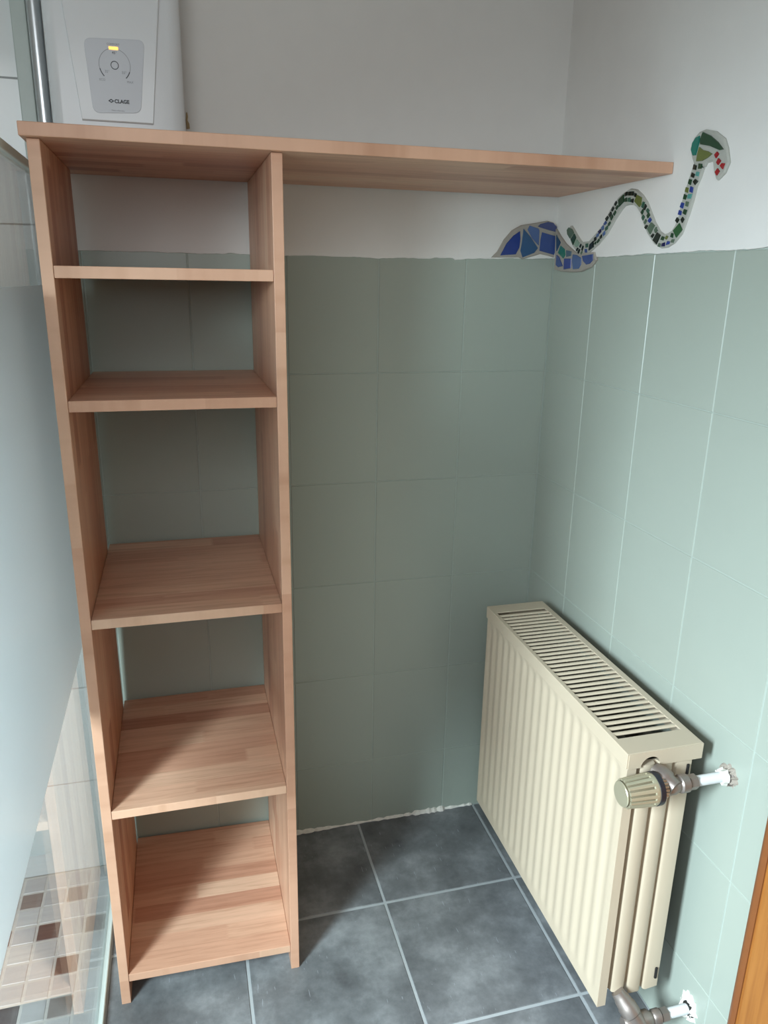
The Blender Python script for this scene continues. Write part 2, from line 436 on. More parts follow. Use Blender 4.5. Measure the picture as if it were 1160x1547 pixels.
ragged_band('painted_plaster', wall_back, 'x', -1.072, -0.0, ZC, 0.0035, lambda a: ZT - 0.008*min(1, max(0, -a/0.4)), 3)
ragged_band('painted_plaster', wall_right, 'y', YF, -0.0, ZC, 0.003, lambda a: ZT + 0.001*math.sin(a*9), 5)
MB().prism([(-0.8040, 1.7130), (-0.8020, 1.7135), (-0.8010, 1.7060), (-0.8025, 1.6990), (-0.7990, 1.6930), (-0.7985, 1.6850), (-0.8050, 1.6840), (-0.8055, 1.7000)],
           lambda p, q, d: (p, -d, q), 0.0, 0.003, 0.001).build('plaster_chip', M['chip'], wall_back, label='bare tan plaster chip beside the heater')
# rough mortar line along the foot of the back wall
b = MB(); rr = random.Random(2); pr = None
for i in range(int(0.55/0.008)):
    x = -0.66 + i*0.008
    k = rr.uniform(0.3, 1.0)*(1.4 if -0.30 < x < -0.21 or -0.63 < x < -0.55 else 0.8)
    q = [b.bm.verts.new(p) for p in ((x, 0.0, 0.009*k), (x, -0.004*k, 0.006*k), (x, -0.008*k, 0.0005), (x, 0.0, 0.0005))]
    if pr:
        for a in range(3): b.bm.faces.new((pr[a], pr[a+1], q[a+1], q[a]))
    pr = q
b.build('trim_1', M['rough_plaster'], wall_back, label='crumbly pale mortar line where the back wall meets the floor')

# ------------------------------------------------------------------ door frame on the right wall
door = struct(MB().prism([(0.0, -0.882), (-0.012, -0.8835), (-0.018, -0.888), (-0.0205, -0.895), (-0.0205, -0.902), (-0.0165, -0.9045), (-0.0165, -0.907), (-0.020, -0.910), (-0.020, -0.985), (0.0, -0.985)],
              lambda p, q, d: (p, q, d), 0.0, 2.05).build('door_1', M['door_wood']))
MB().prism([(0.0, -0.8815), (-0.0125, -0.883), (-0.0185, -0.8875), (-0.0212, -0.895), (-0.0205, -0.9035), (0.0, -0.9035)], lambda p, q, d: (p, q, d), 0.0, 2.052).build('bead', M['door_edge'], door, smooth=True, label='darker brown rounded outer bead of the door frame')
MB().box(-0.012, 0.0, -1.80, -0.985, 0.004, 2.0, .002).build('leaf', M['door_wood'], door)
MB().box(-0.020, 0.0, -1.885, -1.80, 0.0, 2.05, .004).build('post', M['door_wood'], door)
MB().box(-0.020, 0.0, -1.80, -0.985, 2.0, 2.05, .004).build('lintel', M['door_wood'], door)

# ------------------------------------------------------------------ shelf unit
SY = -0.4091
unit = thing('shelf_unit', (-0.86, -0.21, 0), 'tall beech wood shelf unit whose long top board reaches across to the right wall', 'shelf')
MB().box(-1.0431, -0.0015, -0.4228, -0.004, 1.5931, 1.6117, 0.0012, 2).build('top_board', M['wood_x'], unit)
b = MB().box(-1.0356, -1.0178, SY, -0.022, 0.0, 1.5925, 0.0010, 2)
for v in b.bm.verts:
    if v.co.y > -0.1: v.co.y -= 0.046*v.co.z/1.5925
b.build('side_panel', M['wood_z'], unit)
MB().box(-0.6923, -0.6748, SY, -0.012, 0.0, 1.5925, 0.0010, 2).build('side_panel', M['wood_z'], unit)
for k, z in enumerate((1.4219, 1.2207, 0.8470, 0.4594, 0.0702)):
    zl, zr = (z, z) if k < 4 else (z+0.0015, z-0.0075)
    b = MB().box(-1.0174, -0.6927, SY+0.001, -0.008, z-0.0178, z, 0.0010, 2)
    for v in b.bm.verts: v.co.z += (zl-z) + (zr-zl)*(v.co.x+1.0174)/0.3247
    b.build('shelf', M['wood_x'], unit)

# ------------------------------------------------------------------ glass shower screen
scr = thing('shower_screen', (GX, -0.5, 0), 'clear glass shower screen with a frosted middle band, left of the shelf', 'shower screen')
GY0, GY1, GZ1 = -1.02, -0.02, 1.585
MB().box(GX-0.003, GX+0.003, GY0, GY1, 0.010, GZ1, 0.0008, 1).build('glass_pane', M['glass'], scr, label='clear mirror-bright glass pane')
def rrect(y0, y1, z0, z1, r, n=6):
    out = []
    for cy, cz, a0 in ((y1-r, z1-r, 0), (y0+r, z1-r, 90), (y0+r, z0+r, 180), (y1-r, z0+r, 270)):
        for i in range(n+1):
            a = math.radians(a0+90*i/n); out.append((cy+r*math.cos(a), cz+r*math.sin(a)))
    return out
MB().prism(rrect(-1.00, -0.075, 0.690, 1.391, 0.03), lambda p, q, d: (GX+d, p, q), 0.0032, 0.0042).build('frosted_film', M['frost'], scr, label='grey frosted film with rounded corners')
MB().box(GX-0.008, GX+0.008, GY0, GY1, GZ1-0.008, GZ1+0.006, 0.002, 2).build('top_rail', M['rail'], scr, label='pale grey-green rail along the top')
MB().box(GX-0.008, GX+0.008, GY0, GY1, 0.0, 0.014, 0.002, 2).build('bottom_seal', M['rail'], scr, label='pale clear sealing strip on the floor')
# chrome post in its grey wall channel
post = thing('wall_post', (-1.06, -0.03, 0), 'vertical chrome post in a grey channel at the left of the white water heater', 'post')
MB().lathe([(0.0, 0.0122), (2.449, 0.0122)], (-1.0565, -0.028, 0.0), (0, 0, 1), 28).build('chrome_tube', M['chrome'], post, smooth=True)
MB().box(-1.0975, -1.0712, -0.016, 0.0, 1.60, 2.449, 0.002, 2).build('channel', M['channel'], post, label='grey-green sealing channel')

# ------------------------------------------------------------------ water heater
HX0, HX1, HZ0, HZ1, HD = -1.038, -0.808, 1.664, 2.130, 0.098
heat = thing('water_heater', ((HX0+HX1)/2, 0, HZ0), 'white wall water heater with a round dial and an amber light above the shelf', 'water heater')
def hpoly(x0, x1, d0, d1, r, n=6):
    pts = [(x1, d0), (x0, d0)]
    for i in range(n+1):
        a = PI/2*i/n; pts.append((x0+r-r*math.cos(a), d1-r+r*math.sin(a)))
    for i in range(n+1):
        a = PI/2*i/n; pts.append((x1-r+r*math.sin(a), d1-r+r*math.cos(a)))
    return pts
MB().prism(hpoly(HX0, HX1, 0.001, HD-0.004, 0.022), lambda p, q, d: (p, -q, d), HZ0, HZ1).build('housing', M['white_plastic'], heat, smooth=True)
def FP(p, q, d): return (p, -d, q)
MB().prism([(-0.9860, HZ0+0.008), (-0.8650, HZ0+0.008), (-0.8420, 1.87), (-0.836, HZ1-0.002), (-1.020, HZ1-0.002), (-1.0045, 1.87)], FP, HD-0.004, HD+0.0005, 0.002).build('front_cover', M['white_plastic'], heat)
cp = []
corners = [(-0.9660, 1.684), (-0.8850, 1.6885), (-0.8710, 1.8055), (-0.9725, 1.8010)]
for i, c in enumerate(corners):
    p = Vector(corners[i-1]); q = Vector(c); r = Vector(corners[(i+1) % 4])
    d1 = (p-q).normalized(); d2 = (r-q).normalized(); rad = 0.013
    for k in range(7):
        t = k/6; cp.append(tuple((q+d1*rad)*(1-t)**2 + q*2*t*(1-t) + (q+d2*rad)*t*t))
panel = MB().prism(cp, FP, HD+0.0004, HD+0.0012, 0.0006).build('control_panel', M['panel_plastic'], heat, label='greyish control panel with rounded corners')
PD = HD+0.0013
def ring(cx, cz, r0, r1, a0, a1, mat, name, n=28):
    b = MB(); pr = None
    for i in range(n+1):
        a = math.radians(a0+(a1-a0)*i/n)
        q = [b.bm.verts.new((cx+rr_*math.cos(a), -dd, cz+rr_*math.sin(a))) for rr_, dd in ((r0, PD-0.0002), (r0, PD+0.0002), (r1, PD+0.0002), (r1, PD-0.0002))]
        if pr:
            for k in range(4): b.bm.faces.new((pr[k], pr[(k+1) % 4], q[(k+1) % 4], q[k]))
        pr = q
    return b.build(name, M[mat], panel)
DX, DZ = -0.9240, 1.7620
ring(DX, DZ, 0.0056, 0.0068, 0, 360, 'print_dark', 'dial_button')
ring(DX, DZ, 0.0256, 0.0264, -32, 78, 'print_grey', 'dial_arc'); ring(DX, DZ, 0.0256, 0.0264, 102, 194, 'print_grey', 'dial_arc')
ring(DX, DZ, 0.0252, 0.0266, -48, -20, 'print_dark', 'dial_end_mark'); ring(DX, DZ, 0.0252, 0.0266, 194, 224, 'print_dark', 'dial_end_mark')
MB().box(DX-0.0078, DX+0.0078, -PD-0.0006, -PD+0.0004, DZ+0.0240, DZ+0.0288, 0.0004, 1).build('indicator_light', M['led'], panel, label='glowing amber indicator light')
def text(s, x, z, h, mat, name='lettering', bold=0.0):
    cu = bpy.data.curves.new('t', 'FONT'); cu.body = s; cu.size = h/0.72; cu.align_x = 'CENTER'; cu.extrude = 0.0001; cu.offset = bold
    o = bpy.data.objects.new('t', cu); COL.objects.link(o)
    bpy.context.view_layer.update()
    me = bpy.data.meshes.new_from_object(o.evaluated_get(bpy.context.evaluated_depsgraph_get()))
    bpy.data.objects.remove(o); bpy.data.curves.remove(cu)
    me.transform(Matrix.Translation((x, -PD-0.0001, z)) @ Matrix.Rotation(PI/2, 4, 'X'))
    me.materials.clear(); me.materials.append(M[mat]); me.name = name
    link(name, me, panel)
text('COMFORT', DX, DZ+0.0310, 0.0032, 'print_grey')
text('45°', DX+0.001, DZ+0.0175, 0.0042, 'print_dark')
text('35°', DX-0.0135, DZ-0.0125, 0.0042, 'print_grey')
text('55°', DX+0.0150, DZ-0.0125, 0.0042, 'print_grey')
text('ECO', DX-0.0225, DZ-0.0255, 0.0036, 'print_grey')
text('MAX', DX+0.0240, DZ-0.0265, 0.0036, 'print_grey')
text('CLAGE', DX+0.0075, DZ-0.0595, 0.0058, 'print_dark', bold=0.00035)
text('Made in Germany', DX, DZ-0.0725, 0.0022, 'print_grey')
b = MB(); cx_, cz_ = DX-0.0105, DZ-0.0567
o_ = [(cx_-0.0052, cz_), (cx_, cz_+0.0032), (cx_+0.0052, cz_), (cx_, cz_-0.0032)]
i_ = [(cx_-0.0024, cz_), (cx_, cz_+0.0013), (cx_+0.0024, cz_), (cx_, cz_-0.0013)]
vo = [[b.bm.verts.new(FP(p, q, d)) for p, q in L] for d in (PD-0.0002, PD+0.0002) for L in (o_, i_)]
for k in range(4):
    n = (k+1) % 4
    b.bm.faces.new((vo[2][k], vo[2][n], vo[3][n], vo[3][k])); b.bm.faces.new((vo[0][k], vo[0][n], vo[2][n], vo[2][k])); b.bm.faces.new((vo[1][k], vo[1][n], vo[3][n], vo[3][k]))
b.build('logo_mark', M['print_dark'], panel)

# ------------------------------------------------------------------ radiator
XF, XB, YN, YR, ZR, ZB, ZCOV = -0.1752, -0.035, -0.7477, -0.1492, 0.6768, 0.1365, 0.6487
rad = thing('radiator', (-0.105, -0.45, ZB), 'cream panel radiator with slotted top grille hanging on the right wall', 'radiator')
# fluted front panel: one pressed sheet
b = MB(); FPI = 0.0325; n = 18; y0 = YN+0.012; 
ylist = []
cols = [(YN, 0.0), (y0-0.001, 0.0)]
nf = 18; pitch = (YR-0.006-y0)/nf
for k in range(nf):
    for t, dx in ((0.0, 0.0), (0.16, 0.05), (0.3, 0.4), (0.44, 0.9), (0.58, 1.0), (0.72, 0.9), (0.86, 0.35)):
        cols.append((y0+pitch*(k+t), dx))
cols += [(YR-0.006, 0.0), (YR, 0.0)]
zl = [(ZB, 0.0), (ZB+0.022, 0.0), (ZB+0.030, 0.5), (ZB+0.042, 1.0), (0.626, 1.0), (0.636, 0.5), (0.643, 0.0), (ZCOV+0.004, 0.0)]
grid = [[b.bm.verts.new((XF+0.0005+0.0030*dx*w, y, z)) for z, w in zl] for y, dx in cols]
for p, q in zip(grid, grid[1:]):
    for k in range(len(zl)-1): b.bm.faces.new((p[k], p[k+1], q[k+1], q[k]))
th = 0.0175
def back_ring(row):
    return [b.bm.verts.new((XF+th, v.co.y, v.co.z)) for v in (row[0], row[-1])]
bn, bf = back_ring(grid[0]), back_ring(grid[-1])
b.bm.faces.new([*grid[0], bn[1], bn[0]]); b.bm.faces.new([*grid[-1], bf[1], bf[0]][::-1])
b.bm.faces.new([r[0] for r in grid] + [bf[0], bn[0]]); b.bm.faces.new(([r[-1] for r in grid] + [bf[1], bn[1]])[::-1]); b.bm.faces.new((bn[0], bn[1], bf[1], bf[0]))
fp = b.build('front_panel', M['cream'], rad, smooth=True)
# inner and rear panels, convector fins
MB().box(-0.128, -0.106, YN+0.02, YR-0.02, ZB+0.02, 0.628, 0.004, 2).build('middle_panel', M['cream_shaded'], rad)
MB().box(-0.066, -0.050, YN+0.02, YR-0.02, ZB+0.02, 0.628, 0.004, 2).build('rear_panel', M['cream_shaded'], rad)
b = MB()
for xa, xb in ((-0.152, -0.129), (-0.105, -0.067)):
    pr = None
    for i in range(64):
        y = YN+0.03+i*(YR-YN-0.06)/63
        x = xa+0.002 if (i//2) % 2 else xb-0.002
        q = [b.bm.verts.new((x, y, z)) for z in (ZB+0.05, 0.618)]
        q2 = [b.bm.verts.new((x+0.001, y+0.0006, z)) for z in (ZB+0.05, 0.618)]
        r = [q[0], q[1], q2[1], q2[0]]
        if pr:
            for k in range(4): b.bm.faces.new((pr[k], pr[(k+1) % 4], r[(k+1) % 4], r[k]))
        pr = r
tag(b.build('convector_fins', M['cream_shaded'], rad), kind='stuff')
# side cover at the near end: three raised bars with grooves between
def side_cover(y_out, sgn, name):
    prof = []; g = y_out + sgn*0.011; o = y_out
    bars = [(-0.1462, -0.1215, 0.0), (-0.1110, -0.0870, 0.0), (-0.0785, -0.0490, 0.0)]
    prof.append((-0.158, g))
    for a, c, _ in bars:
        prof += [(a-0.0030, g), (a-0.0012, g-sgn*0.004), (a, o+sgn*0.002), (a+0.0035, o), (c-0.0035, o), (c, o+sgn*0.002), (c+0.0012, g-sgn*0.004), (c+0.0030, g)]
    prof = prof[:-4] + [(-0.0492, o+sgn*0.002), (-0.0490, g)]
    back = [(-0.0490, g+sgn*0.003), (-0.158, g+sgn*0.003)]
    b = MB()
    bot = lambda x: 0.150 if x > -0.083 else (0.150 if x > -0.1145 else 0.162)
    top = 0.6485
    P = prof+back
    lo = [b.bm.verts.new((x, y, bot(x))) for x, y in P]; hi = [b.bm.verts.new((x, y, top)) for x, y in P]
    m = len(P)
    for i in range(m): b.bm.faces.new((lo[i], lo[(i+1) % m], hi[(i+1) % m], hi[i]))
    b.bm.faces.new(lo[::-1]); b.bm.faces.new(hi)
    return b.build(name, M['cream'], rad, smooth=True)
side_cover(YN+0.001, 1, 'side_cover'); side_cover(YR-0.001, -1, 'side_cover')
MB().box(-0.0590, -0.0545, YN-0.0008, YN+0.003, 0.615, 0.637, 0.0008, 1).build('bracket_slot_shade', M['dark'], rad, label='small dark block painted as the shade in a slot near the top rear edge')  # solid dark block, its colour stands for the shade inside the slot
MB().box(-0.0590, -0.0545, YN-0.0008, YN+0.003, 0.172, 0.197, 0.0008, 1).build('bracket_slot_shade', M['dark'], rad, label='small dark block painted as the shade in a slot near the bottom rear edge')
# top cover: frame round the slots, skirts, separate slats
SY0, SY1, SX0, SX1 = -0.7045, -0.1860, -0.1690, -0.0485
b = MB()
b.box(XF-0.0028, XB, YN-0.001, SY0, ZR-0.003, ZR, 0.0009, 2); b.box(XF-0.0028, XB, SY1, YR+0.001, ZR-0.003, ZR, 0.0009, 2)
b.box(XF-0.0028, SX0, SY0-0.001, SY1+0.001, ZR-0.003, ZR, 0.0009, 2); b.box(SX1, XB, SY0-0.001, SY1+0.001, ZR-0.003, ZR, 0.0009, 2)
b.build('top_cover', M['cream'], rad)
MB().box(XF-0.0030, XF+0.0006, YN-0.001, YR+0.001, ZCOV, ZR-0.0005, 0.0008, 2).build('front_skirt', M['cream'], rad)
MB().box(XB-0.0015, XB, YN-0.001, YR+0.001, ZCOV, ZR-0.0005, 0.0005, 1).build('rear_skirt', M['cream'], rad)
def end_skirt(y0, y1, cut):
    pts = [(XF, ZR-0.0006), (XF, ZCOV-0.001)]
    if cut:
        cxk, rk = -0.1330, 0.0185
        for i in range(13):
            a = PI - PI*i/12; pts.append((cxk+rk*math.cos(a), ZCOV-0.001+rk*math.sin(a)))
    pts += [(XB, ZCOV-0.001), (XB, ZR-0.0006)]
    return MB().prism(pts, lambda p, q, d: (p, d, q), y0, y1).build('end_skirt', M['cream'], rad)
end_skirt(YN-0.0022, YN+0.0002, True); end_skirt(YR-0.0002, YR+0.0022, False)
NS = 31; sp = (SY1-SY0)/(NS+1)
sl = MB(); prof = []
for i in range(7):
    a = PI*i/6; prof.append((0.0043*math.cos(a), 0.0030*math.sin(a)))
prof += [(-0.0038, -0.0010), (0.0038, -0.0010)]
sl.prism(prof, lambda p, q, d: (d, p, q), -(SX1-SX0)/2-0.001, (SX1-SX0)/2+0.001)
slm = sl.mesh('grille_slat', M['cream'], True)
for k in range(NS):
    link('grille_slat', slm, rad, ((SX0+SX1)/2, SY0+sp*(k+1), ZR-0.0030))

# ------------------------------------------------------------------ thermostatic valve (top) and return valve (bottom)
VY, VZ = -0.779, 0.628
val = thing('radiator_valve', (-0.10, VY, VZ), 'thermostatic valve with a ribbed champagne head at the top of the radiator end', 'valve')
vx = lambda prof, b=None, n=32: (b or MB()).lathe(prof, (0, VY, VZ), (-1, 0, 0), n)
vx([(0.150, 0.0235), (0.155, 0.0245), (0.196, 0.0215), (0.200, 0.0195)]).build('head_core', M['core'], val, smooth=True, label='dark core seen between the ribs')
vx([(0.199, 0.0180), (0.203, 0.0208), (0.2045, 0.0195), (0.2050, 0.0)][:3]).build('head_cap', M['head'], val, smooth=True)
vx([(0.1475, 0.0262), (0.1500, 0.0268), (0.1550, 0.0266), (0.1565, 0.0240)]).build('head_collar', M['head'], val, smooth=True)
rib = MB(); nr = 17
for k in range(nr):
    a0 = 2*PI*k/nr; ha = PI/nr*0.76
    ra, rb = 0.0272, 0.0236
    ring_a = []; ring_b = []
    for (x, r) in ((0.151, ra), (0.199, rb)):
        lst = []
        for aa, rr_ in ((a0-ha, r-0.006), (a0-ha*0.8, r-0.0006), (a0, r), (a0+ha*0.8, r-0.0006), (a0+ha, r-0.006)):
            lst.append(rib.bm.verts.new((-x, VY+rr_*math.cos(aa), VZ+rr_*math.sin(aa))))
        (ring_a if x < 0.16 else ring_b).extend(lst)
    for i in range(4): rib.bm.faces.new((ring_a[i], ring_a[i+1], ring_b[i+1], ring_b[i]))
    rib.bm.faces.new(ring_b); rib.bm.faces.new(ring_a[::-1]); rib.bm.faces.new((ring_a[0], ring_b[0], ring_b[4], ring_a[4]))
rib.build('head_ribs', M['head'], val, smooth=True)
vx([(0.1375, 0.0245), (0.1385, 0.0270), (0.1470, 0.0272), (0.1480, 0.0255)]).build('black_ring', M['black'], val, smooth=True, label='black plastic ring')
nut = MB()
for k in range(20):
    a = 2*PI*k/20
    c, s_ = math.cos(a), math.sin(a)
    nut.lathe([(0.1270, 0.0026), (0.1380, 0.0026)], (0, VY+0.0165*c, VZ+0.0165*s_), (-1, 0, 0), 6)
vx([(0.1265, 0.0160), (0.1385, 0.0160)], nut).build('knurled_nut', M['nickel'], val, smooth=True)
body = vx([(0.080, 0.0100), (0.083, 0.0150), (0.096, 0.0150), (0.0985, 0.0120), (0.102, 0.0125), (0.108, 0.0150), (0.118, 0.0150), (0.1265, 0.0125)])
body.lathe([(-0.004, 0.0130), (0.010, 0.0140), (0.013, 0.0165), (0.020, 0.0178), (0.028, 0.0172), (0.034, 0.0150), (0.040, 0.0130)], (-0.1130, VY-0.008, VZ+0.004), Vector((-0.42, 1, 0.30)), 24)
body.build('valve_body', M['brass'], val, smooth=True)
vx([(0.066, 0.0128), (0.080, 0.0128)], None, 6).build('compression_nut', M['brass'], val)
MB().lathe([(0.0, 0.0025), (0.014, 0.0025), (0.0145, 0.0045), (0.018, 0.0045)], (-0.137, VY+0.006, VZ+0.004), (-1, 0.15, 0.35), 12).build('bleed_screw', M['nickel'], val, smooth=True)
MB().lathe([(0.0015, 0.0088), (0.066, 0.0088)], (0, VY, VZ), (-1, 0, 0), 24).build('supply_pipe', M['pipe'], val, smooth=True, label='white painted pipe into the wall')
def rosette(x0, y, z, seed, rmax, parent, tall=1.0, mat='rough_plaster', label='ragged white plaster collar'):
    rr_ = random.Random(seed); b = MB(); n = 36; outer = []; mid = []; inner = []
    base = []
    for i in range(n):
        a = 2*PI*i/n; r = rmax*rr_.uniform(0.72, 1.12); h = rr_.uniform(0.4, 1.4)
        base.append(b.bm.verts.new((0.0, y+r*1.1*math.cos(a), z+tall*r*1.1*math.sin(a))))
        outer.append(b.bm.verts.new((-0.004*h, y+r*math.cos(a), z+tall*r*math.sin(a))))
        mid.append(b.bm.verts.new((-0.009*h, y+r*0.8*math.cos(a), z+tall*r*0.8*math.sin(a))))
        inner.append(b.bm.verts.new((-0.001, y+0.0102*math.cos(a), z+0.0102*math.sin(a))))
    for A, B in ((base, outer), (outer, mid), (mid, inner)):
        for i in range(n): b.bm.faces.new((A[i], A[(i+1) % n], B[(i+1) % n], B[i]))
    return b.build('wall_rosette', M[mat], parent, label=label)
rosette(0, VY, VZ, 4, 0.0185, val, 1.0, 'mortar', 'ragged grey-brown mortar round the hole')
cb_ = MB(); rr_ = random.Random(8); n_ = 20; A = []; B_ = []; C_ = []
for i in range(n_):
    a = 2*PI*i/n_; k = rr_.uniform(0.85, 1.2)
    c, s_ = math.cos(a), math.sin(a)
    A.append(cb_.bm.verts.new((-0.009, VY+0.0130*k*c, VZ+0.0140*k*s_))); B_.append(cb_.bm.verts.new((-0.0165-0.002*k, VY+0.0115*k*c, VZ+0.012*k*s_))); C_.append(cb_.bm.verts.new((-0.0175, VY+0.0086*c, VZ+0.0086*s_)))
for P_, Q_ in ((A, B_), (B_, C_)):
    for i in range(n_): cb_.bm.faces.new((P_[i], P_[(i+1) % n_], Q_[(i+1) % n_], Q_[i]))
cb_.bm.faces.new(A[::-1])
cb_.build('plaster_collar', M['rough_plaster'], val, label='cream plaster collar on the pipe')
b = MB(); n = 24
MB().lathe([(0.0005, 0.0150), (0.0045, 0.0150), (0.0060, 0.0125)], (0, VY-0.002, VZ-0.001), (-1, 0, 0), 18).build('hole_rim', M['brass'], val, smooth=True, label='dull metal ring round the pipe at the wall')

RY_, RZ_ = -0.780, 0.121
ret = thing('return_valve', (-0.10, RY_, RZ_), 'dull brass return valve and white pipe at the bottom of the radiator end', 'valve')
b = MB().lathe([(0.062, 0.0105), (0.064, 0.0135), (0.076, 0.0135), (0.079, 0.0110), (0.082, 0.0120), (0.088, 0.0165), (0.102, 0.0165), (0.106, 0.0130), (0.116, 0.0130), (0.118, 0.0150), (0.134, 0.0150), (0.138, 0.0120)], (0, RY_, RZ_), (-1, 0, 0), 28)
b.lathe([(-0.008, 0.0150), (0.014, 0.0158), (0.016, 0.0178), (0.032, 0.0178), (0.035, 0.0160), (0.046, 0.0150), (0.050, 0.0130), (0.060, 0.0120)], (-0.1120, RY_-0.004, RZ_+0.004), Vector((-0.62, 0.80, 1.0)), 24)
b.build('valve_body', M['brass'], ret, smooth=True)
MB().lathe([(0.048, 0.0130), (0.062, 0.0130)], (0, RY_, RZ_), (-1, 0, 0), 6).build('compression_nut', M['brass'], ret)
MB().lathe([(0.0015, 0.0092), (0.050, 0.0092)], (0, RY_, RZ_), (-1, 0, 0), 24).build('return_pipe', M['pipe'], ret, smooth=True, label='white painted pipe into the wall')
rosette(0, RY_, RZ_+0.004, 9, 0.021, ret, 1.35)
MB().lathe([(0.0005, 0.0150), (0.0045, 0.0145), (0.0055, 0.0125)], (0, RY_-0.002, RZ_), (-1, 0, 0), 18).build('hole_rim', M['dark'], ret, smooth=True, label='dark ring painted as the shade in the gap round the pipe at the wall')  # closed ring, its dark colour stands for the shade in the open gap

# ------------------------------------------------------------------ ceramic mosaics on the walls
WAVE_SHARDS = [
  ('back', 'deep_blue', [(-0.1356, 1.4667), (-0.1224, 1.4921), (-0.1073, 1.5088), (-0.0918, 1.519), (-0.0895, 1.5039), (-0.0905, 1.4842), (-0.0983, 1.4697)]),
  ('back', 'teal_blue', [(-0.0835, 1.5247), (-0.0659, 1.5089), (-0.0449, 1.4843), (-0.053, 1.4741), (-0.0814, 1.4635), (-0.0875, 1.4777), (-0.0851, 1.4953)]),
  ('back', 'light_blue', [(-0.0733, 1.5229), (-0.069, 1.5317), (-0.0471, 1.5259), (-0.0443, 1.5227), (-0.0436, 1.4898), (-0.0606, 1.5047)]),
  ('back', 'violet_blue', [(-0.0487, 1.5302), (-0.0428, 1.5358), (-0.0242, 1.5407), (-0.0113, 1.539), (-0.0016, 1.5306), (0.0001, 1.5197), (-0.0215, 1.5234), (-0.0422, 1.5282)]),
  ('back', 'blue', [(-0.0376, 1.5185), (0.0002, 1.5109), (0.0013, 1.4754), (-0.004, 1.4709), (-0.0407, 1.4789), (-0.0401, 1.5031)]),
  ('right', 'deep_teal', [(-0.0173, 1.5133), (-0.0399, 1.496), (-0.0236, 1.4781)]),
  ('right', 'teal', [(-0.0411, 1.4895), (-0.0617, 1.4812), (-0.0662, 1.4693), (-0.0581, 1.4619), (-0.0316, 1.4745)]),
  ('right', 'grey_teal', [(-0.0692, 1.4789), (-0.0929, 1.476), (-0.0924, 1.4665), (-0.0718, 1.4648)]),
  ('right', 'blue', [(-0.025, 1.4703), (-0.0381, 1.4656), (-0.0586, 1.4456), (-0.0371, 1.4436), (-0.0254, 1.4482)]),
  ('right', 'royal_blue', [(-0.0629, 1.4618), (-0.0957, 1.4611), (-0.0971, 1.4408), (-0.0647, 1.4385)]),
  ('right', 'light_blue', [(-0.101, 1.4694), (-0.117, 1.468), (-0.1382, 1.4612), (-0.1405, 1.4487), (-0.1312, 1.4394), (-0.1067, 1.4386), (-0.1003, 1.4557)]),
  ('right', 'blue', [(-0.1418, 1.4653), (-0.1858, 1.4679), (-0.188, 1.4561), (-0.1768, 1.4492), (-0.1624, 1.4474), (-0.1481, 1.4548)]),
]
